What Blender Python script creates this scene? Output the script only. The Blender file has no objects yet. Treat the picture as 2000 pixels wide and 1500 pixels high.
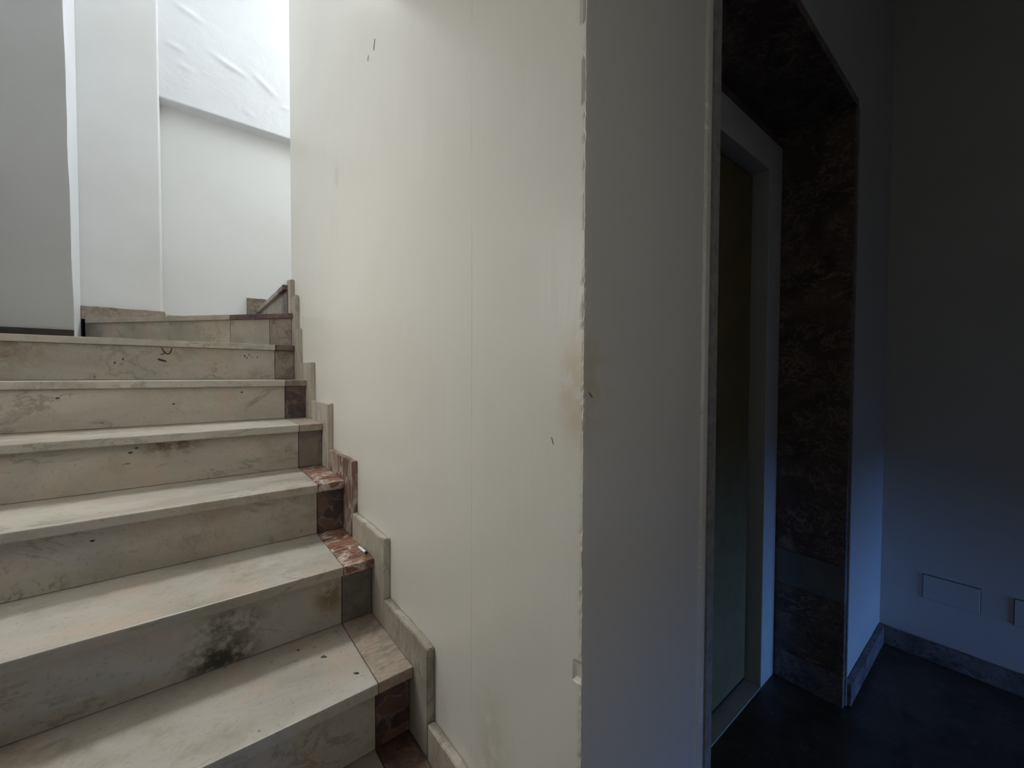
import bpy, bmesh, math, random
from mathutils import Vector, Matrix
random.seed(7)
SC = bpy.context.scene
COL = SC.collection

# ------------------------------------------------------------------ camera
EYE = 1.2185
fw = Vector((0.6222, 0.7825, -0.0236)).normalized()
rt = Vector((0.7827, -0.6223, 0.0035)); rt = (rt - fw * rt.dot(fw)).normalized()
up = rt.cross(fw).normalized()
cam_data = bpy.data.cameras.new('camera')
cam = bpy.data.objects.new('camera', cam_data); COL.objects.link(cam)
cam.matrix_world = Matrix(((rt.x, up.x, -fw.x, 0), (rt.y, up.y, -fw.y, 0), (rt.z, up.z, -fw.z, EYE), (0, 0, 0, 1)))
cam_data.sensor_fit = 'HORIZONTAL'; cam_data.sensor_width = 36.0
cam_data.lens = 36.0 * 791.0 / 2000.0
cam_data.clip_start = 0.02
SC.camera = cam

# ------------------------------------------------------------------ world, lights, exposure
world = bpy.data.worlds.new('world'); SC.world = world; world.use_nodes = True
world.node_tree.nodes['Background'].inputs[0].default_value = (0.5, 0.6, 0.8, 1)
world.node_tree.nodes['Background'].inputs[1].default_value = 0.002

def area(name, loc, target, sx, sy, power, color, spread=180):
    l = bpy.data.lights.new(name, 'AREA'); l.shape = 'RECTANGLE'; l.size = sx; l.size_y = sy
    l.energy = power; l.color = color; l.spread = math.radians(spread)
    o = bpy.data.objects.new(name, l); COL.objects.link(o); o.location = loc
    d = Vector(target) - Vector(loc)
    o.rotation_euler = d.to_track_quat('-Z', 'Y').to_euler()
    return o
COOL, NEUT, WARM = (0.92, 0.97, 1.0), (1.0, 0.99, 0.97), (1.0, 0.97, 0.91)
# roof light over the landing, then added fill lights set in unseen windows: end of the second flight, high in the back wall, in the outer wall, in the hall wall behind
area('roof_daylight', (0.05, 3.29, 5.56), (0.05, 3.29, 0), 1.10, 0.34, 66, COOL)
area('flight_fill_light', (2.03, 3.05, 3.5), (0, 3.1, 2.6), 0.8, 1.0, 33, COOL)
area('high_fill_light', (-0.1, 3.42, 4.7), (-0.05, 1.25, 0.4), 0.8, 0.8, 8.2, NEUT, 55)
area('stair_fill_light', (-0.77, 1.25, 1.6), (0.6, 1.2, 1.4), 0.6, 0.8, 6.2, WARM)
area('hall_fill_light', (-0.30, -2.01, 1.55), (-0.10, 0.4, 1.35), 0.7, 1.0, 1.7, WARM, 65)
# blue daylight entering low, under the raised shutter of the street door behind
area('street_daylight', (1.97, -2.75, 0.11), (1.95, 0.4, 0.20), 0.75, 0.18, 39, (0.16, 0.38, 1.0))

SC.view_settings.view_transform = 'Standard'; SC.view_settings.look = 'None'
SC.view_settings.exposure = -0.16; SC.view_settings.gamma = 1.0
SC.view_settings.use_curve_mapping = False
SC.cycles.adaptive_threshold = 0.05
SC.cycles.glossy_bounces = 2

# ------------------------------------------------------------------ helpers
def setp(o, label=None, cat=None, group=None, kind=None):
    if label: o['label'] = label
    if cat: o['category'] = cat
    if group: o['group'] = group
    if kind: o['kind'] = kind
    return o

def link(name, me, mat=None, parent=None, loc=(0, 0, 0)):
    o = bpy.data.objects.new(name, me); COL.objects.link(o)
    if mat is not None: me.materials.append(mat)
    o.location = loc
    if parent is not None: o.parent = parent
    return o

def empty(name, loc=(0, 0, 0)):
    o = bpy.data.objects.new(name, None); COL.objects.link(o); o.location = loc; o.empty_display_size = 0.1
    return o

def from_bm(bm, name, mat, parent=None, origin=None, smooth=False):
    """link a bmesh in world coordinates as an object whose origin lies at its base centre (parents sit at the world origin)"""
    bmesh.ops.recalc_face_normals(bm, faces=bm.faces)
    xs = [v.co for v in bm.verts]
    if origin is None:
        lo = Vector((min(c.x for c in xs), min(c.y for c in xs), min(c.z for c in xs)))
        hi = Vector((max(c.x for c in xs), max(c.y for c in xs), max(c.z for c in xs)))
        origin = Vector(((lo.x + hi.x) / 2, (lo.y + hi.y) / 2, lo.z))
    origin = Vector(origin)
    for v in bm.verts: v.co -= origin
    me = bpy.data.meshes.new(name); bm.to_mesh(me); bm.free()
    for p in me.polygons: p.use_smooth = smooth
    return link(name, me, mat, parent, origin)

def bm_box(bm, x0, x1, y0, y1, z0, z1):
    vs = [bm.verts.new((x, y, z)) for z in (z0, z1) for x, y in ((x0, y0), (x1, y0), (x1, y1), (x0, y1))]
    for f in ((0, 3, 2, 1), (4, 5, 6, 7), (0, 1, 5, 4), (1, 2, 6, 5), (2, 3, 7, 6), (3, 0, 4, 7)):
        bm.faces.new([vs[i] for i in f])

def bm_prism(bm, poly, z0, z1):
    a = [bm.verts.new((x, y, z0)) for x, y in poly]; b = [bm.verts.new((x, y, z1)) for x, y in poly]
    n = len(poly)
    bm.faces.new(a[::-1]); bm.faces.new(b)
    for i in range(n): bm.faces.new((a[i], a[(i + 1) % n], b[(i + 1) % n], b[i]))

def bev(bm, w, seg=2):
    bmesh.ops.recalc_face_normals(bm, faces=bm.faces)
    bmesh.ops.bevel(bm, geom=list(bm.edges) + list(bm.verts), offset=w, segments=seg, affect='EDGES', profile=0.6, clamp_overlap=True)

def box(name, x0, x1, y0, y1, z0, z1, mat, parent=None, b=0.0, seg=2):
    bm = bmesh.new(); bm_box(bm, x0, x1, y0, y1, z0, z1)
    if b: bev(bm, b, seg)
    return from_bm(bm, name, mat, parent)

def prism(name, poly, z0, z1, mat, parent=None, b=0.0):
    bm = bmesh.new(); bm_prism(bm, poly, z0, z1)
    if b: bev(bm, b, 2)
    return from_bm(bm, name, mat, parent)

def rough_box(name, x0, x1, y0, y1, z0, z1, mat, parent=None, jit=0.0015, step=0.02, axis='y', jx=True):
    """a slab with a hand-broken, uneven upper edge: cut across, then each cut's upper rim wanders"""
    bm = bmesh.new(); bm_box(bm, x0, x1, y0, y1, z0, z1)
    L = (y1 - y0) if axis == 'y' else (x1 - x0)
    n = max(1, int(L / step))
    nrm = (0, 1, 0) if axis == 'y' else (1, 0, 0)
    for i in range(1, n):
        co = (x0, y0 + L * i / n, z0) if axis == 'y' else (x0 + L * i / n, y0, z0)
        bmesh.ops.bisect_plane(bm, geom=list(bm.verts) + list(bm.edges) + list(bm.faces), plane_co=co, plane_no=nrm)
    bev_e = [e for e in bm.edges if all(abs(v.co.z - z1) < 1e-6 for v in e.verts)]
    for v in bm.verts:
        if abs(v.co.z - z1) < 1e-6:
            v.co.z += random.uniform(-jit, jit)
            if jx: v.co.x += random.uniform(-jit, jit) * 0.6 if axis == 'y' else 0
    bmesh.ops.recalc_face_normals(bm, faces=bm.faces)
    sharp = [e for e in bm.edges if len(e.link_faces) == 2 and e.calc_face_angle(0) > 0.9]
    bmesh.ops.bevel(bm, geom=sharp, offset=0.0022, segments=2, affect='EDGES', clamp_overlap=True)
    return from_bm(bm, name, mat, parent)

# ------------------------------------------------------------------ node materials
class NT:
    def __init__(s, name):
        s.m = bpy.data.materials.new(name); s.m.use_nodes = True
        s.t = s.m.node_tree; s.b = s.t.nodes['Principled BSDF']
    def n(s, typ, **kw):
        nd = s.t.nodes.new(typ)
        for k, v in kw.items(): setattr(nd, k, v)
        return nd
    def l(s, a, b): s.t.links.new(a, b)
    def val(s, sock, v):
        if hasattr(v, 'is_linked') or hasattr(v, 'links'): s.l(v, sock)
        else: sock.default_value = v
    def math(s, op, a, b=0.0, c=None, clamp=False):
        nd = s.n('ShaderNodeMath', operation=op, use_clamp=clamp)
        s.val(nd.inputs[0], a); s.val(nd.inputs[1], b)
        if c is not None: s.val(nd.inputs[2], c)
        return nd.outputs[0]
    def pos(s): return s.n('ShaderNodeNewGeometry').outputs['Position']
    def shifted(s):
        p = s.pos(); r = s.n('ShaderNodeObjectInfo').outputs['Random']
        c = s.n('ShaderNodeCombineXYZ')
        s.l(s.math('MULTIPLY', r, 17.3), c.inputs[0]); s.l(s.math('MULTIPLY', r, 31.7), c.inputs[1]); s.l(s.math('MULTIPLY', r, 23.1), c.inputs[2])
        a = s.n('ShaderNodeVectorMath', operation='ADD'); s.l(p, a.inputs[0]); s.l(c.outputs[0], a.inputs[1])
        return a.outputs[0], r
    def scale(s, v, xyz):
        m = s.n('ShaderNodeMapping'); s.l(v, m.inputs['Vector']); m.inputs['Scale'].default_value = xyz
        return m.outputs[0]
    def noise(s, v, sc, det=4, rough=0.55, dist=0.0):
        nd = s.n('ShaderNodeTexNoise'); s.l(v, nd.inputs['Vector'])
        nd.inputs['Scale'].default_value = sc; nd.inputs['Detail'].default_value = det
        nd.inputs['Roughness'].default_value = rough; nd.inputs['Distortion'].default_value = dist
        return nd.outputs['Fac']
    def ramp(s, fac, a, b, lo=0.0, hi=1.0):
        nd = s.n('ShaderNodeMapRange', interpolation_type='SMOOTHSTEP'); s.val(nd.inputs[0], fac)
        nd.inputs[1].default_value = a; nd.inputs[2].default_value = b; nd.inputs[3].default_value = lo; nd.inputs[4].default_value = hi
        return nd.outputs[0]
    def mix(s, fac, a, b):
        nd = s.n('ShaderNodeMix', data_type='RGBA'); s.val(nd.inputs[0], fac)
        for i, c in ((6, a), (7, b)):
            if isinstance(c, tuple): nd.inputs[i].default_value = (*c, 1)
            else: s.l(c, nd.inputs[i])
        return nd.outputs[2]
    def ball(s, centre, r0, r1, sc=(1, 1, 1)):
        d = s.n('ShaderNodeVectorMath', operation='SUBTRACT'); s.l(s.pos(), d.inputs[0]); d.inputs[1].default_value = centre
        m = s.n('ShaderNodeVectorMath', operation='MULTIPLY'); s.l(d.outputs[0], m.inputs[0]); m.inputs[1].default_value = sc
        ln = s.n('ShaderNodeVectorMath', operation='LENGTH'); s.l(m.outputs[0], ln.inputs[0])
        return s.ramp(ln.outputs['Value'], r0, r1, 1.0, 0.0)
    def bump(s, h, strength, dist=0.01, prev=None):
        b = s.n('ShaderNodeBump'); b.inputs['Strength'].default_value = strength; b.inputs['Distance'].default_value = dist
        s.l(h, b.inputs['Height'])
        if prev is not None: s.l(prev, b.inputs['Normal'])
        return b.outputs[0]
    def out(s, col=None, rough=None, normal=None, spec=None):
        if col is not None: s.val(s.b.inputs['Base Color'], (*col, 1) if isinstance(col, tuple) else col)
        if rough is not None: s.val(s.b.inputs['Roughness'], rough)
        if normal is not None: s.l(normal, s.b.inputs['Normal'])
        if spec is not None: s.b.inputs['Specular IOR Level'].default_value = spec
        return s.m

def paint(name, base, patch, rough=0.55, streak=0.0, stains=(), seam=None, crumple=0.0, spec=0.4):
    s = NT(name); p = s.pos()
    c = s.mix(s.ramp(s.noise(p, 2.3, 5, 0.6), 0.35, 0.7), base, patch)
    c = s.mix(s.math('MULTIPLY', s.ramp(s.noise(p, 55, 3, 0.7), 0.66, 0.8), 0.25), c, tuple(x * 0.8 for x in base))
    for centre, r, sc, colr, amt in stains:
        k = s.math('MULTIPLY', s.ball(centre, r * 0.15, r, sc), s.ramp(s.noise(p, 26, 5, 0.65), 0.32, 0.62))
        c = s.mix(s.math('MULTIPLY', k, amt), c, colr)
    nrm = s.bump(s.noise(p, 260, 2, 0.5), 0.05, 0.002)
    nrm = s.bump(s.noise(p, 7, 3, 0.5), 0.05, 0.02, nrm)
    if streak:
        nrm = s.bump(s.noise(s.scale(p, (14, 14, 1.3)), 1.6, 4, 0.6, 0.3), streak, 0.02, nrm)
    if crumple:
        nrm = s.bump(s.ramp(s.noise(s.scale(p, (1, 1, 1.5)), 5.5, 5, 0.6, 1.4), 0.46, 0.58), crumple, 0.02, nrm)
    if seam is not None:
        sp = s.n('ShaderNodeSeparateXYZ'); s.l(p, sp.inputs[0])
        wob = s.math('MULTIPLY', s.math('SUBTRACT', s.noise(p, 6, 3), 0.5), 0.004)
        d = s.math('ABSOLUTE', s.math('ADD', s.math('SUBTRACT', sp.outputs[1], seam), wob))
        k = s.math('MULTIPLY', s.ramp(d, 0.0004, 0.0014, 1, 0), s.ramp(s.noise(p, 7, 3), 0.35, 0.6))
        c = s.mix(s.math('MULTIPLY', k, 0.42), c, tuple(x * 0.45 for x in base))
    return s.out(c, rough, nrm, spec)

def marble(name, base, cloud, vein, vsc=3.0, amt=0.6, vw=0.03, rough=0.38, stretch=(1, 1, 1), dirt=(0.16, 0.13, 0.09), damt=0.5, stains=(), white=None, dist=1.6):
    s = NT(name); p, r = s.shifted(); q = s.scale(p, stretch)
    c = s.mix(s.ramp(s.noise(q, vsc * 0.9, 5, 0.6, dist * 0.6), 0.36, 0.66), base, cloud)
    v = s.ramp(s.math('ABSOLUTE', s.math('SUBTRACT', s.noise(q, vsc, 6, 0.62, dist), 0.5)), 0.0, vw, 1, 0)
    v = s.math('MULTIPLY', v, s.ramp(s.noise(p, vsc * 1.4, 3), 0.42, 0.62))
    c = s.mix(s.math('MULTIPLY', v, amt), c, vein)
    if white is not None:
        w = s.ramp(s.math('ABSOLUTE', s.math('SUBTRACT', s.noise(q, vsc * 1.7, 5, 0.6, dist * 1.2), 0.52)), 0.0, vw * 0.9, 1, 0)
        w = s.math('MULTIPLY', w, s.ramp(s.noise(p, vsc * 1.1, 2), 0.4, 0.58))
        c = s.mix(s.math('MULTIPLY', w, 0.75), c, white)
    d = s.math('MULTIPLY', s.ramp(s.noise(p, 4.2, 6, 0.7), 0.56, 0.74), damt)
    c = s.mix(d, c, dirt)
    sp = s.math('MULTIPLY', s.ramp(s.noise(p, 60, 3, 0.6), 0.7, 0.76), damt * 0.9)
    c = s.mix(sp, c, tuple(x * 0.55 for x in dirt))
    for centre, rad, sc, colr, a in stains:
        k = s.math('MULTIPLY', s.ball(centre, rad * 0.2, rad, sc), s.ramp(s.noise(s.pos(), 30, 5, 0.7), 0.36, 0.6))
        c = s.mix(s.math('MULTIPLY', k, a), c, colr)
    hue = s.n('ShaderNodeHueSaturation'); s.l(c, hue.inputs['Color'])
    s.l(s.math('ADD', 0.9, s.math('MULTIPLY', r, 0.2)), hue.inputs['Value'])
    rg = s.ramp(s.noise(p, 8, 4), 0.3, 0.7, rough - 0.08, rough + 0.14)
    nrm = s.bump(s.noise(p, 140, 3, 0.6), 0.10, 0.003)
    nrm = s.bump(s.noise(p, 18, 4, 0.6), 0.10, 0.006, nrm)
    return s.out(hue.outputs[0], rg, nrm, 0.4)

def plain(name, col, rough=0.5, metal=0.0, var=0.12, sc=14, bump=0.06):
    s = NT(name); p = s.pos()
    c = s.mix(s.ramp(s.noise(p, sc, 5, 0.6), 0.35, 0.7), col, tuple(x * (1 - var) for x in col))
    s.b.inputs['Metallic'].default_value = metal
    return s.out(c, rough, s.bump(s.noise(p, sc * 8, 3), bump, 0.004))

CREAM = (0.76, 0.735, 0.665)
M = {}
M['core'] = paint('cream_gloss_paint', CREAM, (0.74, 0.71, 0.64), 0.34, streak=0.08, seam=0.675, spec=0.5, stains=(
    ((0.435, 0.40, 1.20), 0.10, (1, 1.9, 0.75), (0.60, 0.50, 0.30), 0.6),
    ((0.435, 0.60, 0.50), 0.12, (1, 1.4, 0.6), (0.50, 0.47, 0.34), 0.45),
    ((0.435, 1.60, 1.95), 0.05, (1, 1, 0.8), (0.55, 0.42, 0.36), 0.35)))
M['white'] = paint('white_wall_paint', (0.80, 0.81, 0.81), (0.77, 0.78, 0.775), 0.6)
M['upper'] = paint('crumpled_white_plaster', (0.78, 0.80, 0.84), (0.74, 0.76, 0.80), 0.5, crumple=0.05)
M['grey'] = paint('pier_front_shade', (0.44, 0.44, 0.44), (0.42, 0.42, 0.415), 0.6)  # pier front only: its shade is put into the colour
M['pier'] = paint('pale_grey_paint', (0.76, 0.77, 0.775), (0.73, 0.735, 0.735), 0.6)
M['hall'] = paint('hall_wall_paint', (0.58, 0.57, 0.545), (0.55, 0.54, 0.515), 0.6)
M['ceil'] = paint('ceiling_paint', (0.78, 0.78, 0.76), (0.75, 0.75, 0.73), 0.7)
M['chip'] = plain('bare_plaster', (0.45, 0.42, 0.37), 0.8)
def limestone(name, base, rough=0.42, stretch=(1, 1, 1), stains=(), worn=0.0):
    """pale dirty stair marble: grey-cream ground, pinkish and greenish clouds, broken hair veins, specks of grime"""
    s = NT(name); p, r = s.shifted(); q = s.scale(p, stretch)
    B = lambda a, b, c: (base[0] * a, base[1] * b, base[2] * c)
    c = s.mix(s.ramp(s.noise(q, 2.2, 5, 0.62, 0.6), 0.34, 0.68), B(1, 1, 1), B(0.72, 0.71, 0.685))
    c = s.mix(s.math('MULTIPLY', s.ramp(s.noise(p, 5.5, 4, 0.6), 0.50, 0.66), 0.7), c, B(0.98, 0.83, 0.76))
    c = s.mix(s.math('MULTIPLY', s.ramp(s.noise(p, 7.3, 4, 0.65), 0.53, 0.70), 0.6), c, B(0.66, 0.68, 0.58))
    v = s.ramp(s.math('ABSOLUTE', s.math('SUBTRACT', s.noise(q, 3.4, 7, 0.66, 0.9), 0.5)), 0.0, 0.028, 1, 0)
    v = s.math('MULTIPLY', v, s.ramp(s.noise(p, 6.0, 4), 0.46, 0.62))
    c = s.mix(s.math('MULTIPLY', v, 0.62), c, B(0.40, 0.38, 0.34))
    c = s.mix(s.math('MULTIPLY', s.ramp(s.noise(p, 3.1, 7, 0.75), 0.53, 0.70), 0.7), c, B(0.50, 0.43, 0.33))
    c = s.mix(s.math('MULTIPLY', s.ramp(s.noise(p, 95, 3, 0.65), 0.56, 0.70), 0.5), c, B(0.6, 0.55, 0.46))
    c = s.mix(s.math('MULTIPLY', s.ramp(s.noise(p, 38, 4, 0.6), 0.69, 0.74), 0.7), c, B(0.22, 0.2, 0.17))
    for centre, rad, sc, colr, a in stains:
        k = s.math('MULTIPLY', s.ball(centre, rad * 0.2, rad, sc), s.ramp(s.noise(s.pos(), 30, 5, 0.7), 0.36, 0.6))
        c = s.mix(s.math('MULTIPLY', k, a), c, colr)
    hue = s.n('ShaderNodeHueSaturation'); s.l(c, hue.inputs['Color']); s.l(s.math('ADD', 0.93, s.math('MULTIPLY', r, 0.14)), hue.inputs['Value'])
    rg = s.ramp(s.noise(p, 8, 4), 0.3, 0.7, rough - 0.06, rough + 0.14)
    nrm = s.bump(s.noise(p, 150, 3, 0.6), 0.12, 0.003)
    nrm = s.bump(s.noise(p, 16, 4, 0.6), 0.12, 0.006, nrm)
    return s.out(hue.outputs[0], rg, nrm, 0.4)

def breccia(name, cols, vein, sc=30, stretch=(1, 1, 1), vamt=0.8, vw=0.10, rough=0.36, warp=0.05, fine=0.35):
    """broken coloured marble: warped cells of three tones with pale veins between them"""
    s = NT(name); p, r = s.shifted(); q = s.scale(p, stretch)
    nz = s.n('ShaderNodeTexNoise'); s.l(p, nz.inputs['Vector']); nz.inputs['Scale'].default_value = 14; nz.inputs['Detail'].default_value = 5
    d = s.n('ShaderNodeVectorMath', operation='SUBTRACT'); s.l(nz.outputs['Color'], d.inputs[0]); d.inputs[1].default_value = (0.5, 0.5, 0.5)
    e = s.n('ShaderNodeVectorMath', operation='SCALE'); s.l(d.outputs[0], e.inputs[0]); e.inputs['Scale'].default_value = warp * 2
    f = s.n('ShaderNodeVectorMath', operation='ADD'); s.l(q, f.inputs[0]); s.l(e.outputs[0], f.inputs[1])
    vo = s.n('ShaderNodeTexVoronoi', feature='F1'); s.l(f.outputs[0], vo.inputs['Vector']); vo.inputs['Scale'].default_value = sc
    ed = s.n('ShaderNodeTexVoronoi', feature='DISTANCE_TO_EDGE'); s.l(f.outputs[0], ed.inputs['Vector']); ed.inputs['Scale'].default_value = sc
    sx = s.n('ShaderNodeSeparateXYZ'); s.l(vo.outputs['Color'], sx.inputs[0])
    c = s.mix(s.ramp(sx.outputs[0], 0.25, 0.75), cols[0], cols[1])
    c = s.mix(s.ramp(sx.outputs[1], 0.45, 0.95), c, cols[2])
    c = s.mix(s.math('MULTIPLY', s.ramp(s.noise(q, sc * 1.2, 4, 0.65), 0.45, 0.7), fine), c, tuple(x * 1.7 for x in cols[0]))
    k = s.math('MULTIPLY', s.ramp(ed.outputs['Distance'], 0.0, vw, 1, 0), s.ramp(s.noise(p, 16, 3), 0.42, 0.6))
    c = s.mix(s.math('MULTIPLY', k, vamt), c, vein)
    c = s.mix(s.math('MULTIPLY', s.ramp(s.noise(p, 6, 5, 0.7), 0.55, 0.72), 0.45), c, tuple(x * 0.55 for x in cols[1]))
    nrm = s.bump(s.noise(p, 120, 3, 0.6), 0.12, 0.003)
    return s.out(c, s.ramp(s.noise(p, 9, 3), 0.3, 0.7, rough - 0.06, rough + 0.12), nrm, 0.4)

M['tread'] = limestone('light_marble_tread', (0.43, 0.405, 0.35), 0.38, (0.7, 1.8, 1.8))
M['riser'] = limestone('light_marble_riser', (0.42, 0.39, 0.33), 0.44, (0.7, 1.6, 1.4))
M['riser_stained'] = limestone('stained_marble_riser', (0.40, 0.375, 0.325), 0.44, (0.7, 1.6, 1.4), stains=(
    ((0.05, 1.186, 0.535), 0.085, (0.75, 1, 1.3), (0.03, 0.027, 0.018), 0.95),
    ((0.07, 1.186, 0.605), 0.075, (0.7, 1, 1.1), (0.07, 0.065, 0.05), 0.75),
    ((0.30, 1.186, 0.60), 0.06, (1, 1, 0.9), (0.16, 0.13, 0.06), 0.9)))
M['riser_brown'] = limestone('brown_stained_riser', (0.42, 0.39, 0.33), 0.44, (0.7, 1.6, 1.4), stains=(
    ((-0.05, 1.757, 0.985), 0.09, (0.8, 1, 1.5), (0.12, 0.075, 0.04), 0.9),
    ((-0.62, 2.302, 1.31), 0.25, (0.8, 1, 2.0), (0.2, 0.12, 0.06), 0.7)))
M['purple'] = breccia('dark_purple_marble', ((0.105, 0.06, 0.055), (0.05, 0.031, 0.034), (0.135, 0.085, 0.05)), (0.24, 0.185, 0.175), 22, (1, 1, 1), 0.55, 0.10, fine=0.3)
M['red'] = breccia('red_veined_marble', ((0.20, 0.085, 0.055), (0.12, 0.052, 0.04), (0.24, 0.14, 0.085)), (0.56, 0.49, 0.43), 24, (0.8, 2.0, 1.6), 0.95, 0.20, fine=0.35, warp=0.06)
M['greybrown'] = breccia('grey_brown_marble', ((0.18, 0.16, 0.125), (0.125, 0.11, 0.088), (0.15, 0.14, 0.12)), (0.09, 0.075, 0.06), 14, (1, 1, 1), 0.6, 0.12, rough=0.42, fine=0.25)
M['tan'] = breccia('tan_brown_marble', ((0.24, 0.195, 0.15), (0.175, 0.135, 0.105), (0.27, 0.225, 0.185)), (0.11, 0.08, 0.06), 26, (1, 1, 1), 0.6, 0.12, rough=0.42, fine=0.3)
M['pinkbeige'] = breccia('pink_beige_marble', ((0.30, 0.25, 0.19), (0.235, 0.19, 0.145), (0.32, 0.24, 0.19)), (0.42, 0.36, 0.30), 42, (0.8, 1.6, 1), 0.5, 0.14, rough=0.4, fine=0.4)
M['skirt'] = marble('beige_skirting_stone', (0.45, 0.415, 0.34), (0.35, 0.315, 0.255), (0.20, 0.16, 0.12), 9, 0.6, 0.04, 0.5, (1, 1.4, 0.5), damt=0.5)
M['skirt_pink'] = breccia('pink_skirting_stone', ((0.20, 0.115, 0.09), (0.135, 0.075, 0.06), (0.33, 0.26, 0.205)), (0.48, 0.41, 0.35), 26, (1, 2.2, 0.5), 0.9, 0.18, rough=0.45, fine=0.35)
M['hall_skirt'] = marble('hall_skirting_marble', (0.22, 0.2, 0.19), (0.14, 0.12, 0.12), (0.05, 0.04, 0.045), 10, 0.8, 0.05, 0.35, damt=0.4, dirt=(0.06, 0.05, 0.05), white=(0.32, 0.3, 0.3))
M['jamb'] = marble('dark_jamb_marble', (0.17, 0.125, 0.10), (0.095, 0.06, 0.058), (0.40, 0.29, 0.21), 6.5, 0.8, 0.03, 0.33, (1, 1, 1.4), damt=0.3, dirt=(0.07, 0.05, 0.042), white=(0.36, 0.29, 0.24))
M['jamb_grey'] = marble('grey_jamb_marble', (0.20, 0.195, 0.17), (0.165, 0.155, 0.14), (0.12, 0.11, 0.10), 6, 0.5, 0.03, 0.36, damt=0.2, dirt=(0.11, 0.10, 0.085))
M['jamb_edge'] = plain('painted_slab_edge', (0.34, 0.325, 0.30), 0.55, var=0.35, sc=40, bump=0.3)
M['floor'] = marble('dark_floor_stone', (0.095, 0.076, 0.058), (0.06, 0.048, 0.038), (0.16, 0.13, 0.10), 7, 0.5, 0.03, 0.42, damt=0.3, dirt=(0.02, 0.018, 0.016))
M['frame'] = plain('white_door_frame_enamel', (0.66, 0.655, 0.62), 0.45, var=0.1)
M['panel'] = plain('dark_lift_door_panel', (0.20, 0.15, 0.055), 0.65, var=0.2)
M['gasket'] = plain('black_gasket', (0.008, 0.008, 0.008), 0.7)
M['grime'] = plain('black_grime', (0.045, 0.038, 0.032), 0.85, var=0.4)
M['paper'] = plain('white_paper', (0.75, 0.74, 0.7), 0.7, var=0.05)
M['ash'] = plain('burnt_ash', (0.03, 0.025, 0.022), 0.9)
M['metal'] = plain('grey_metal', (0.3, 0.3, 0.3), 0.5, metal=0.5)
M['concrete'] = plain('raw_concrete', (0.3, 0.29, 0.27), 0.8)

# ------------------------------------------------------------------ measures (metres; y runs up the first flight, x across it)
RISE = 0.17
S = {-1: 0.355, 0: 0.63, 1: 0.902, 2: 1.166, 3: 1.447, 4: 1.7375, 5: 2.019, 6: 2.282}
Z = {k: RISE * (k + 2) for k in range(-3, 14)}          # Z[-2] = floor 0, Z[1] = .51, Z[5] = 1.19, Z[6] = 1.36
TH = 0.027                                              # slab thickness
OV = 0.02                                               # nosing overhang
XR, XS, XL, XT = 0.415, 0.33, -0.82, -0.795                         # skirting face, joint of the end tiles, left wall
XC, YF = 0.435, 0.385                                   # core wall face, hall facade
YE, YB = 2.49, 3.60                                     # end of the core, back wall
TOP = 5.6
HALL = 3.0

# ------------------------------------------------------------------ the shell
def structure(o, label=None, cat=None):
    o['kind'] = 'structure'
    if label: o['label'] = label
    if cat: o['category'] = cat
    return o

structure(box('floor', XL - 0.3, 2.75, -2.9, 0.70, -0.1, 0.0, M['floor']), 'dark stone floor of the hall in front of the lift', 'floor')
structure(box('ceiling', XL - 0.3, 2.75, -2.3, 0.76, HALL, HALL + 0.12, M['ceil']), 'low hall ceiling above the foot of the stairs', 'ceiling')

# core wall: side along the stairs, end round the turn, chipped corner toward the hall, and the strip of hall facade left of the lift
rc = random.Random(3)
chips = [(1.712, 1.745, 0.011, 0.010), (1.60, 1.665, 0.006, 0.008), (0.772, 0.806, 0.0, 0.0), (1.505, 1.515, 0.004, 0.004), (1.135, 1.15, 0.004, 0.003), (0.945, 0.96, 0.004, 0.004)]
zs = [0.0]
while zs[-1] < 1.9: zs.append(zs[-1] + 0.007)
while zs[-1] < TOP - 0.3: zs.append(zs[-1] + 0.25)
zs.append(TOP)
small = [abs(rc.gauss(0, 0.0011)) for _ in zs]
dist = [0.0, 0.002, 0.0045, 0.008, 0.012, 0.017, 0.025, 0.06]
def chip_depth(d, z, i):
    r = small[i] if d < 0.003 else (small[i] * 0.3 if d < 0.006 else 0)
    for z0, z1, w, dep in chips:
        if z0 <= z <= z1 and d <= w:
            r = max(r, dep * (0.55 + 0.45 * math.sin(z * 900 + d * 700)) * (1 - d / (w + 0.004)))
    if 0.775 <= z <= 0.803 and d < 0.0125:                # squared chip low on the corner
        r = max(r, 0.005 - 0.2 * (d - 0.0) * (z - 0.775) / 0.028)
    return r
bm = bmesh.new(); rings = []
R_END = 0.03
for i, z in enumerate(zs):
    prof = []
    # round the turn at the top of the first flight
    prof.append((1.95, YE)); prof.append((XC + R_END, YE))
    for a in range(1, 8):
        t = math.pi / 2 * a / 8
        prof.append((XC + R_END - R_END * math.sin(t), YE - R_END + R_END * math.cos(t)))
    prof.append((XC, YE - R_END)); prof.append((XC, 1.6)); prof.append((XC, 0.9))
    for d in dist[::-1]:
        cd = chip_depth(d, z, i)
        prof.append((XC + cd, YF + d + (cd * 0.6 if d == 0 else 0)))
    for d in dist[1:]:
        cd = small[(i * 7 + 3) % len(small)] * (0.8 if d < 0.003 else 0.15 if d < 0.006 else 0)
        prof.append((XC + d, YF + cd))
    prof.append((0.70, YF))
    bead = 0.0006 * math.sin(z * 37) + rc.gauss(0, 0.0009)
    prof += [(0.772 + bead, YF), (0.777 + bead, YF - 0.004), (0.786, YF - 0.0045 + rc.gauss(0, 0.0006)), (0.795, YF - 0.003), (0.795, YF + 0.25)]
    rings.append([bm.verts.new((x, y, z)) for x, y in prof])
for a, b in zip(rings, rings[1:]):
    for j in range(len(a) - 1): bm.faces.new((a[j], a[j + 1], b[j + 1], b[j]))
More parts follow.
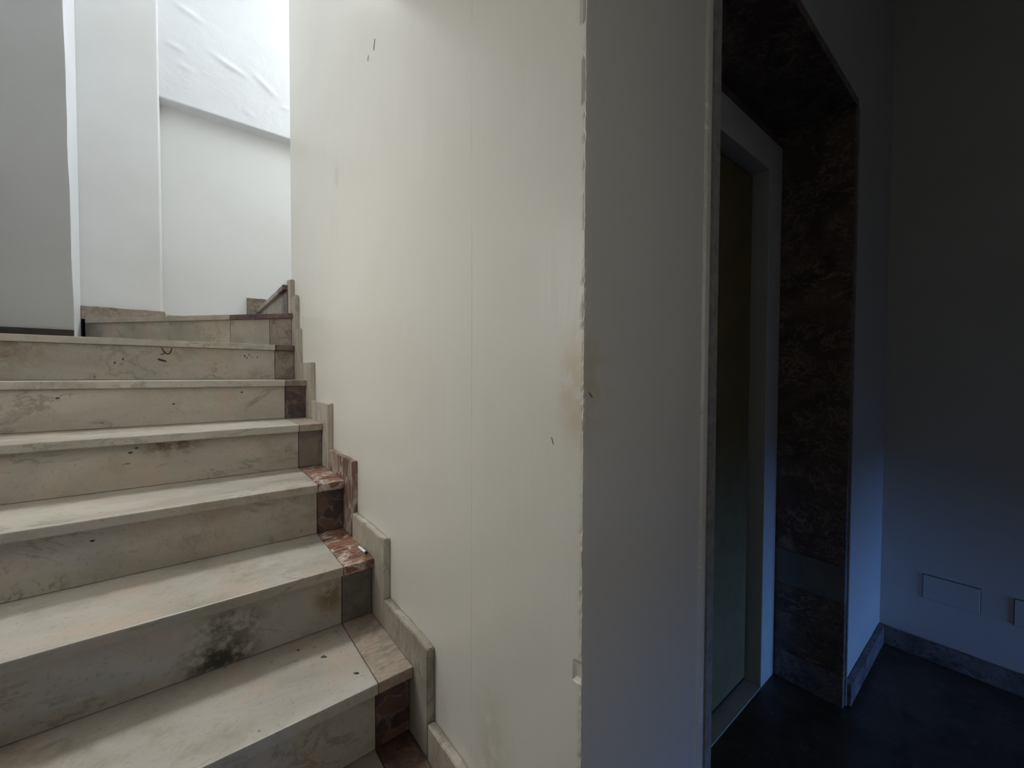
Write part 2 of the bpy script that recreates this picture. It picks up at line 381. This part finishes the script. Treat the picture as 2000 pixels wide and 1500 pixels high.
wall_core = from_bm(bm, 'wall_core', M['core'], origin=(0.8, 1.2, 0))
structure(wall_core, 'cream painted wall of the lift core with a chipped corner beside the stairs', 'wall')
for p in wall_core.data.polygons: p.use_smooth = abs(p.normal.x) > 0.02 and abs(p.normal.y) > 0.02 and p.center.y > 1
fac = structure(empty('wall_facade'), 'dim painted hall wall around the lift doorway', 'wall')
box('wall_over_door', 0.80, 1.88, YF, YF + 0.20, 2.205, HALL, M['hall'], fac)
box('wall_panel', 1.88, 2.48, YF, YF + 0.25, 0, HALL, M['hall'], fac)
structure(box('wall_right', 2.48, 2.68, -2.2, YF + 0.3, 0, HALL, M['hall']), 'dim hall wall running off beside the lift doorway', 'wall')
structure(box('wall_left', XL - 0.2, XL, -2.2, 3.9, 0, TOP, M['white']), 'painted wall along the outer side of the stairs', 'wall')

# landing: pier with shade painted into its front, its paler cheek, the set-back wall and the far wall with its projecting upper part
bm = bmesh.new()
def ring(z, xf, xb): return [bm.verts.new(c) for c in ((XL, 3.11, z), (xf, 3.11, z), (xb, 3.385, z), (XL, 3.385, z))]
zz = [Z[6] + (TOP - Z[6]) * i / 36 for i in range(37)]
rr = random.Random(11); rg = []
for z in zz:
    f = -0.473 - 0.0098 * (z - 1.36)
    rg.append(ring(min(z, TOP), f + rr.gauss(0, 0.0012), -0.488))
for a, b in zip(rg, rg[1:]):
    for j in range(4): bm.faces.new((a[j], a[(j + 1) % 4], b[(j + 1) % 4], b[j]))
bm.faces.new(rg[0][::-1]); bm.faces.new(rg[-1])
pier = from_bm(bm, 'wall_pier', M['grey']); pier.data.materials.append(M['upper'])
for p in pier.data.polygons: p.material_index = 1 if p.normal.x > 0.7 else 0  # paler cheek, darker front: light and shade put into the colours
structure(pier, 'pier with shade put into its grey front colour, standing on the first corner step', 'wall')
structure(box('wall_landing', XL, -0.135, 3.386, 3.599, Z[7], TOP, M['pier'], b=0.006), 'pale set-back wall beside the pier at the turn of the stairs', 'wall')
structure(box('wall_back', -0.4, 2.1, YB, YB + 0.2, 1.2, 3.05, M['white']), 'smooth white wall at the turn of the stairs, under the projecting crumpled part', 'wall')
bm = bmesh.new(); nx, nz = 200, 200
g = [[bm.verts.new((-0.4 + 2.5 * i / nx, 3.50, 3.0 + (TOP - 3.0) * j / nz)) for i in range(nx + 1)] for j in range(nz + 1)]
wr = [(0.02, 3.62, 0.10, -0.35, 0.006), (0.27, 3.36, 0.14, -0.42, 0.010), (0.30, 3.34, 0.10, -0.30, -0.007), (0.46, 3.33, 0.10, -0.75, 0.008), (0.60, 3.22, 0.05, 0.2, 0.005), (-0.05, 3.36, 0.06, -0.2, 0.005), (0.0, 3.25, 0.05, -0.2, 0.004), (0.36, 3.09, 0.04, -0.5, 0.003)]
for row in g:
    for v in row:
        for x, z, L_, sl, h in wr:
            dx, dz = v.co.x - x, v.co.z - z
            c_ = 1 / math.hypot(1, sl); t_ = (dx + sl * dz) * c_; q_ = (dz - sl * dx) * c_
            v.co.y -= h * math.exp(-(t_ / L_) ** 2 * 2 - (q_ / 0.016) ** 2)
for j in range(nz):
    for i in range(nx): bm.faces.new((g[j][i], g[j][i + 1], g[j + 1][i + 1], g[j + 1][i]))
back = [bm.verts.new(c) for c in ((-0.4, 3.8, 3.0), (2.1, 3.8, 3.0))]
bm.faces.new([v for v in g[0]][::-1] + back)
structure(from_bm(bm, 'wall_upper', M['upper'], smooth=True), 'crumpled bright white wall projecting above the ledge at the turn', 'wall')
structure(box('wall_far', 2.1, 2.3, 2.3, 3.9, 0.8, TOP, M['white']), 'white wall closing the second flight of the stairs', 'wall')
structure(box('wall_shade_bulkhead', XL, XC, 0.76, 1.25, 2.42, TOP, M['white']), 'unseen bulkhead dropped low to shade the core wall', 'wall')  # out of view; lowered and deepened to shade the upper core wall
# roof over the stairwell with the roof light
rf = structure(empty('ceiling'), 'stairwell ceiling with a square roof light', 'ceiling')
for nm, a in (('roof_slab', (XL, -0.52, 0.8, 3.9)), ('roof_slab', (0.62, 2.3, 0.8, 3.9)), ('roof_slab', (-0.52, 0.62, 0.8, 3.11)), ('roof_slab', (-0.52, 0.62, 3.47, 3.9))):
    box(nm, a[0], a[1], a[2], a[3], TOP, TOP + 0.12, M['ceil'], rf)
def lit_glass(name, strength):  # glowing panes for the added windows
    s = NT(name); p = s.pos()
    s.b.inputs['Emission Color'].default_value = (0.93, 0.97, 1, 1); s.b.inputs['Emission Strength'].default_value = strength
    return s.out((0.6, 0.62, 0.63), 0.35, s.bump(s.noise(p, 90, 3), 0.2, 0.003))
M['lit'] = lit_glass('glowing_frosted_glass', 0.8); M['lit_dim'] = lit_glass('dim_frosted_glass', 0.12)
def fill_window_frame(name, label, axis, at, c0, c1, z0, z1, glass='lit', deep=0):  # unseen windows added round the fill lights
    g0, g1 = (at[0], at[0] + 0.005) if deep == 0 else (at[1] - 0.005, at[1])
    w = structure(empty(name), label, 'window'); t = 0.05
    for a0, a1, b0, b1 in ((c0 - t, c0, z0 - t, z1 + t), (c1, c1 + t, z0 - t, z1 + t), (c0, c1, z0 - t, z0), (c0, c1, z1, z1 + t)):
        if axis == 'x': box('fill_window_frame', at[0], at[1], a0, a1, b0, b1, M['frame'], w, 0.003, 1)
        else: box('fill_window_frame', a0, a1, at[0], at[1], b0, b1, M['frame'], w, 0.003, 1)
    if axis == 'x': box('pane', g0, g1, c0, c1, z0, z1, M[glass], w)
    else: box('pane', c0, c1, g0, g1, z0, z1, M[glass], w)
fill_window_frame('fill_window_1', 'added unseen window for the fill light at the head of the second flight', 'x', (2.04, 2.099), 2.65, 3.45, 3.0, 4.0, deep=1)
fill_window_frame('fill_window_2', 'added unseen high window for the fill light aimed down the first flight', 'y', (3.43, 3.499), -0.5, 0.3, 4.3, 5.1, deep=1)
fill_window_frame('fill_window_3', 'added unseen window for the fill light on the core wall', 'x', (-0.819, -0.78), 0.95, 1.55, 1.2, 2.0)
fill_window_frame('fill_window_4', 'added unseen window for the fill light facing the foot of the stairs', 'y', (-2.049, -2.02), -0.65, 0.05, 1.05, 2.05, 'lit_dim')
# wall behind the camera: street door with its shutter half raised
wbh = structure(empty('wall_behind'), 'hall wall with the street doorway', 'wall')
box('wall_panel', XL, 1.58, -2.2, -2.05, 0, HALL, M['hall'], wbh)
box('wall_panel', 2.35, 2.48, -2.2, -2.05, 0, HALL, M['hall'], wbh)
box('wall_panel', 1.58, 2.35, -2.2, -2.05, 2.2, HALL, M['hall'], wbh)
sh = structure(empty('door_2'), 'slatted metal shutter of the street door, raised at the bottom', 'door')
for i in range(23):
    box('slat', 1.58, 2.35, -2.14, -2.12, 0.20 + i * 0.088, 0.20 + i * 0.088 + 0.09, M['metal'], sh)

# ------------------------------------------------------------------ staircase
st = empty('staircase')
setp(st, 'marble staircase with purple end tiles turning round the cream lift core', 'stairs')
TE = {-1: 'purple', 0: 'purple', 1: 'pinkbeige', 2: 'red', 3: 'red', 4: 'pinkbeige', 5: 'tan', 6: 'purple'}
RE = {-1: 'purple', 0: 'purple', 1: 'purple', 2: 'greybrown', 3: 'purple', 4: 'greybrown', 5: 'purple', 6: 'tan'}
LBL = {'purple': 'dark purple marble end tile', 'red': 'red marble end tile with white veins', 'greybrown': 'grey-brown marble end tile', 'tan': 'tan marble end tile', 'pinkbeige': 'pinkish beige marble end tile'}
def L7(x): return 2.338 + (0.404 - x) * 1.149
risers = {}
for k in range(-1, 7):
    y0 = S[k]; y1 = S[k + 1] + OV + 0.012 if k < 6 else None
    z1, z0 = Z[k], Z[k - 1]
    jz = random.uniform(-0.0012, 0.0012)
    if k < 6:
        box('tread', XT, XS - 0.0006, y0, y1, z1 - TH, z1, M['tread'], st, 0.0035)
        o = box('tread_end', XS + 0.0006, XR, y0 + 0.001, y1, z1 - TH, z1 + jz * 0.6, M[TE[k]], st, 0.003)
    else:
        prism('tread', [(XT, y0), (XS - 0.0006, y0), (XS - 0.0006, L7(XS) + 0.04), (-0.465, L7(-0.465) + 0.03), (-0.465, 3.09), (XT, 3.09)], z1 - TH, z1, M['tread'], st, 0.003)
        o = prism('tread_end', [(XS + 0.0006, y0 + 0.001), (XR, y0 + 0.001), (XR, L7(XR) + 0.04), (XS + 0.0006, L7(XS) + 0.04)], z1 - TH, z1, M[TE[k]], st, 0.003)
    o['label'] = LBL[TE[k]]
    rm = M['riser_stained'] if k == 2 else M['riser_brown'] if k in (4, 6) else M['riser']
    risers[k] = box('riser', XT, XS - 0.001, y0 + OV, y0 + OV + 0.02, z0 + 0.001, z1 - TH, rm, st, 0.001, 1)
    o = box('riser_end', XS + 0.001, XR - 0.001, y0 + OV + 0.0015, y0 + OV + 0.02, z0 + 0.001, z1 - TH, M[RE[k]], st, 0.001, 1)
    o['label'] = LBL[RE[k]]
# seventh step: winder at about 49 degrees
D7 = Vector((-0.872, 1.002)).normalized(); N7 = Vector((-D7.y * -1, -D7.x * -1)); N7 = Vector((0.7543, 0.6565))
def P7(x, off=0.0):
    return (x + N7.x * off, L7(x) + N7.y * off)
z1, z0 = Z[7], Z[6]
c = P7(0.168)
prism('tread', [P7(-0.466), c, (c[0] + 0.24, 3.3), (0.425, 3.3), (0.425, YB - 0.022), (-0.114, YB - 0.022), (-0.114, 3.359), (-0.466, 3.359)], z1 - TH, z1, M['tread'], st, 0.003)
o = prism('tread_end', [(c[0] + 0.001, c[1]), P7(XR), (XR, 2.47), (0.425, 2.475), (0.425, 3.299), (c[0] + 0.242, 3.299)], z1 - TH, z1 - 0.001, M['purple'], st, 0.003)
o['label'] = LBL['purple']
def wall_piece(name, xa, xb, o0, o1, za, zb, mat):
    return prism(name, [P7(xa, o0), P7(xb, o0), P7(xb, o1), P7(xa, o1)], za, zb, mat, st, 0.001)
wall_piece('riser', -0.486, 0.155, OV, OV + 0.02, z0 + 0.001, z1 - TH, M['riser'])
wall_piece('riser', 0.157, 0.313, OV, OV + 0.02, z0 + 0.001, z1 - TH, M['riser'])
o = wall_piece('riser_end', 0.315, 0.398, OV, OV + 0.02, z0 + 0.001, z1 - TH, M['tan']); o['label'] = LBL['tan']
# eighth step on: second flight, climbing along x behind the core
for n, k in enumerate(range(8, 13)):
    x0 = 0.398 + n * 0.27; z1, z0 = Z[k], Z[k - 1]; y0 = YE + 0.002 if k == 8 else YE + 0.02
    ye = 2.66
    box('tread', x0, x0 + 0.31, ye, YB - 0.02, z1 - TH, z1, M['tread'], st, 0.0035)
    o = box('tread_end', x0, x0 + 0.31, y0, ye - 0.001, z1 - TH, z1, M['purple'], st, 0.003); o['label'] = LBL['purple']
    box('riser', x0 + OV, x0 + OV + 0.02, ye + 0.001, YB - 0.02, z0 + 0.001, z1 - TH, M['riser'], st, 0.001, 1)
    o = box('riser_end', x0 + OV, x0 + OV + 0.02, y0, ye - 0.001, z0 + 0.001, z1 - TH, M['purple'], st, 0.001, 1); o['label'] = LBL['purple']

# scuffs and spots on the risers (flat marks, slightly proud of the stone)
def ribbon(name, pts, w, mat, parent, nrm, off=0.0004):
    """flat stroke through pts; nrm = direction the surface faces"""
    nrm = Vector(nrm); bm = bmesh.new(); P = [Vector(p) + nrm * off for p in pts]; L = []; Rr = []
    for i, p in enumerate(P):
        d = (P[min(i + 1, len(P) - 1)] - P[max(i - 1, 0)]).normalized(); s_ = d.cross(nrm).normalized()
        ww = w * (0.45 + 0.55 * math.sin(math.pi * (i + 0.6) / (len(P) + 0.2)))
        L.append(bm.verts.new(p + s_ * ww / 2)); Rr.append(bm.verts.new(p - s_ * ww / 2))
    for i in range(len(P) - 1): bm.faces.new((L[i], L[i + 1], Rr[i + 1], Rr[i]))
    ext = bmesh.ops.extrude_face_region(bm, geom=bm.faces[:])
    for v in ext['geom']:
        if isinstance(v, bmesh.types.BMVert): v.co -= nrm * (off * 0.9)
    o = from_bm(bm, name, mat)
    o.parent = parent; o.matrix_parent_inverse = Matrix.Translation(parent.location).inverted()
    return o
def blob(name, centre, r, mat, parent, nrm, sx=1.0, sz=1.0, seed=0, off=0.0004):
    rnd = random.Random(seed); nrm = Vector(nrm)
    a = nrm.orthogonal().normalized() if abs(nrm.z) > 0.5 else nrm.cross(Vector((0, 0, 1))).normalized()
    b = nrm.cross(a); c0 = Vector(centre); bm = bmesh.new(); top = []; bot = []
    for i in range(11):
        t = 2 * math.pi * i / 11; q = r * rnd.uniform(0.65, 1.15)
        v = c0 + a * math.cos(t) * q * sx + b * math.sin(t) * q * sz
        top.append(bm.verts.new(v + nrm * off)); bot.append(bm.verts.new(v))
    bm.faces.new(top); bm.faces.new(bot[::-1])
    for i in range(11): bm.faces.new((top[i], bot[i], bot[(i + 1) % 11], top[(i + 1) % 11]))
    o = from_bm(bm, name, mat)
    if parent is not None:
        o.parent = parent; o.matrix_parent_inverse = Matrix.Translation(parent.location).inverted()
    return o
yr = S[6] + OV; NY = (0, -1, 0)
ribbon('scuff_mark', [(-0.094, yr, 1.328), (-0.089, yr, 1.318), (-0.085, yr, 1.309), (-0.079, yr, 1.303), (-0.071, yr, 1.302), (-0.066, yr, 1.308), (-0.062, yr, 1.318), (-0.060, yr, 1.327)], 0.006, M['grime'], risers[6], NY)
ribbon('scuff_mark', [(-0.098, yr, 1.298), (-0.091, yr, 1.301), (-0.083, yr, 1.305)], 0.0045, M['grime'], risers[6], NY)
ribbon('scuff_mark', [(-0.107, yr, 1.280), (-0.099, yr, 1.276), (-0.090, yr, 1.273), (-0.079, yr, 1.269)], 0.010, M['grime'], risers[6], NY)
for i, (x, z, r) in enumerate(((0.205, 1.302, 0.0035), (0.213, 1.293, 0.003), (0.236, 1.297, 0.002), (0.257, 1.297, 0.003), (-0.24, 1.26, 0.004), (-0.215, 1.276, 0.003))):
    blob('scuff_mark', (x, yr, z), r, M['grime'], risers[6], NY, 1.0, 1.3, i)
for i, (k, x, z, r) in enumerate(((4, -0.151, 0.966, 0.0045), (4, -0.137, 0.979, 0.004), (4, -0.11, 0.994, 0.0025), (5, -0.353, 1.132, 0.0045), (5, -0.05, 1.10, 0.004), (5, 0.17, 1.14, 0.004), (3, -0.2, 0.79, 0.004))):
    blob('scuff_mark', (x, S[k] + OV, z), r, M['grime'], risers[k], NY, 1.3, 0.8, 20 + i)
for i, (x, y, r, lab) in enumerate(((0.254, 1.072, 0.0068, 'black speck of grit on the lowest wide tread near the shadow edge'), (0.300, 0.965, 0.0055, 'black speck of grit on the lowest wide tread close to its purple end tile'), (0.209, 1.139, 0.0035, 'small black speck of grit on the lowest wide tread close to the riser'))):
    o = blob('grit_speck', (x, y, Z[1]), r, M['grime'], None, (0, 0, 1), 0.6, 1.2, 40 + i, 0.0012)
    setp(o, lab, 'grit', 'grit on the lowest tread')

# ------------------------------------------------------------------ stepped stone skirting along the core
bs = structure(empty('baseboard_core'), 'stepped stone skirting climbing the cream wall beside the stairs', 'skirting')
SK = 0.08; FR = 0.073
for k in range(-1, 8):
    if k == -1: y0, y1 = YF + 0.002, S[0] - FR
    elif k == 6: y0, y1 = S[6] - FR, 2.268
    elif k == 7: y0, y1 = 2.268, 2.385
    else: y0, y1 = S[k] - FR, S[k + 1] - FR
    zb = 0 if k == -1 else Z[5] - 0.05 if k == 7 else Z[k - 1] + SK - 0.10
    th = 0.001 * random.uniform(-1, 1)
    rough_box('skirting_tile', XR + 0.0005 + th, XC - 0.0005, y0 + 0.0006, y1 - 0.0006, zb, Z[k] + SK + random.uniform(-0.003, 0.003), M['skirt_pink'] if k == 3 else M['skirt'], bs, 0.0018, 0.03)
rough_box('skirting_tile', XR + 0.0005, XC - 0.0005, 2.386, 2.455, Z[6] + 0.05, 1.712, M['skirt'], bs, 0.0015, 0.03)
bo = structure(empty('baseboard_left'), 'stepped stone skirting along the outer wall of the stairs', 'skirting')
for k in range(-1, 7):
    y0 = S[k] - FR; y1 = S[k + 1] - FR if k < 6 else 3.088
    box('skirting_tile', XL + 0.001, XT - 0.001, y0 + 0.0006, y1 - 0.0006, 0 if k == -1 else Z[k - 1] + SK - 0.1, Z[k] + SK, M['skirt'], bo, 0.002)
# skirting of the landing and of the upper flight on the back wall
bl = structure(empty('baseboard_landing'), 'low stone skirting of the set-back landing wall', 'skirting')
rough_box('skirting_tile', -0.486, -0.118, 3.36, 3.379, Z[7], Z[7] + 0.075, M['pinkbeige'], bl, 0.002, 0.03, 'x')
rough_box('skirting_tile', -0.134, -0.116, 3.38, YB - 0.002, Z[7], Z[7] + 0.07, M['skirt'], bl, 0.002, 0.03, 'y')
rough_box('skirting_tile', -0.115, 0.335, YB - 0.02, YB - 0.001, Z[7], Z[7] + 0.08, M['skirt'], bl, 0.002, 0.03, 'x')
for n, k in enumerate(range(8, 12)):
    x0 = 0.336 + n * 0.27
    rough_box('skirting_tile', x0, x0 + 0.269, YB - 0.02, YB - 0.001, Z[k - 1], Z[k] + SK, M['tan'] if k == 8 else M['skirt'], bl, 0.002, 0.03, 'x')
bp = structure(empty('baseboard_pier'), 'dark stone skirting under the grey pier', 'skirting')
box('skirting_tile', XL, -0.474, 3.091, 3.109, Z[6], Z[6] + 0.083, M['grime'], bp, 0.001, 1)
# hall skirting
bh = structure(empty('baseboard_hall'), 'marbled grey skirting round the corner of the hall', 'skirting')
rough_box('skirting_tile', 1.882, 2.460, YF - 0.02, YF - 0.001, 0, 0.082, M['hall_skirt'], bh, 0.0015, 0.05, 'x')
for i in range(4):
    rough_box('skirting_tile', 2.460, 2.479, YF - 0.6 * (i + 1) + 0.001, YF - 0.6 * i - 0.001, 0, 0.08, M['hall_skirt'], bh, 0.0015, 0.05, 'y')
rough_box('skirting_tile', XC + 0.004, 0.790, YF - 0.02, YF - 0.001, 0, 0.08, M['hall_skirt'], bh, 0.0015, 0.05, 'x')

# ------------------------------------------------------------------ lift doorway: marble lining, frame, door
tr = structure(empty('trim_1'), 'dark veined marble lining of the lift doorway', 'door lining')
rough_box('marble_slab', 0.796, 0.826, YF - 0.006, 0.66, 0.0, 2.174, M['jamb_edge'], tr, 0.001, 0.2)
for za, zb, m in ((0.0, 0.115, 'hall_skirt'), (0.116, 0.385, 'jamb'), (0.386, 0.522, 'jamb_grey'), (0.523, 2.174, 'jamb')):
    o = box('marble_slab', 1.852, 1.876, YF - 0.003, 0.66, za, zb, M[m], tr, 0.0015, 1)
box('slab_edge', 1.8765, 1.886, YF - 0.008, YF + 0.02, 0.0, 2.174, M['jamb_edge'], tr, 0.002)
box('marble_slab', 0.796, 1.88, YF - 0.004, 0.66, 2.1745, 2.2045, M['jamb'], tr, 0.0015, 1)
dr = structure(empty('door_1'), 'white framed lift door with a dark panel, set back in its marble lining', 'door')
YD = 0.606
prism('frame_post', [(1.725, YD), (1.848, YD), (1.848, YD + 0.09), (1.725, YD + 0.09)], 0.0, 2.115, M['frame'], dr, 0.004)
box('frame_post', 0.83, 0.95, YD, YD + 0.09, 0.0, 2.115, M['frame'], dr, 0.004)
box('frame_head', 0.951, 1.724, YD, YD + 0.09, 1.995, 2.115, M['frame'], dr, 0.004)
box('frame_head', 0.83, 1.848, YD + 0.02, YD + 0.09, 2.116, 2.174, M['jamb'], dr)
box('sill', 0.951, 1.724, YD + 0.001, YD + 0.061, 0.0, 0.003, M['frame'], dr, 0.001, 1)
box('gasket', 0.953, 1.722, YD + 0.062, YD + 0.085, 0.0, 1.993, M['gasket'], dr)
box('door_panel', 0.965, 1.708, YD + 0.054, YD + 0.0615, 0.022, 1.982, M['panel'], dr, 0.002)

# ------------------------------------------------------------------ small things
def cover_plate(y0, y1, z0, z1, label):
    e = empty('cover_plate', (2.48, (y0 + y1) / 2, z0)); setp(e, label, 'cover plate')
    for nm, x0, x1, m, b, g in (('shadow_gap', 2.4785, 2.4805, 'grime', 0, 0.0), ('plate', 2.4755, 2.4785, 'hall', 0.0012, 0.0018)):
        o = box(nm, x0, x1, y0 + g, y1 - g, z0 + g * 0.6, z1 - g, M[m], None, b, 1)
        o.location -= e.location; o.parent = e
    return e
cover_plate(0.083, 0.249, 0.258, 0.362, 'painted rectangular junction box cover low on the dim hall wall')
cover_plate(-0.165, 0.0, 0.258, 0.362, 'second painted junction box cover, farther from the corner of the hall')

cg = empty('cigarette_butt', (0.404, 1.235, Z[2]))
setp(cg, 'white cigarette butt lying on a red marble end tile against the skirting', 'cigarette')
def tube(name, p0, p1, r, mat, parent):
    p0, p1 = Vector(p0), Vector(p1); d = (p1 - p0); bm = bmesh.new()
    bmesh.ops.create_cone(bm, cap_ends=True, segments=14, radius1=r, radius2=r * 0.96, depth=d.length)
    q = d.to_track_quat('Z', 'Y').to_matrix().to_4x4()
    bmesh.ops.transform(bm, matrix=Matrix.Translation((p0 + p1) / 2) @ q, verts=bm.verts)
    o = from_bm(bm, name, mat, None, origin=(0, 0, 0), smooth=False); o.parent = parent
    return o
tube('paper', (-0.002, 0.026, 0.0042), (0.002, -0.022, 0.0042), 0.004, M['paper'], cg)
tube('burnt_tip', (0.002, -0.0221, 0.0042), (0.0026, -0.029, 0.0042), 0.0038, M['ash'], cg)

NX = (-1, 0, 0)
def mark(pts, w, nrm, parent=None):
    return ribbon('scuff_mark', pts, w, M['grime'], parent if parent else wall_core, nrm)
mark([(XC, 1.197, 2.198), (XC, 1.202, 2.184), (XC, 1.206, 2.170)], 0.006, NX)
mark([(XC, 1.252, 2.184), (XC, 1.255, 2.176), (XC, 1.257, 2.170)], 0.005, NX)
mark([(XC, 0.449, 1.122), (XC, 0.4465, 1.117), (XC, 0.4445, 1.111)], 0.0012, NX)
mark([(0.4465, YF, 1.193), (0.4495, YF, 1.1905), (0.451, YF, 1.1885), (0.4545, YF, 1.186)], 0.0015, NY)
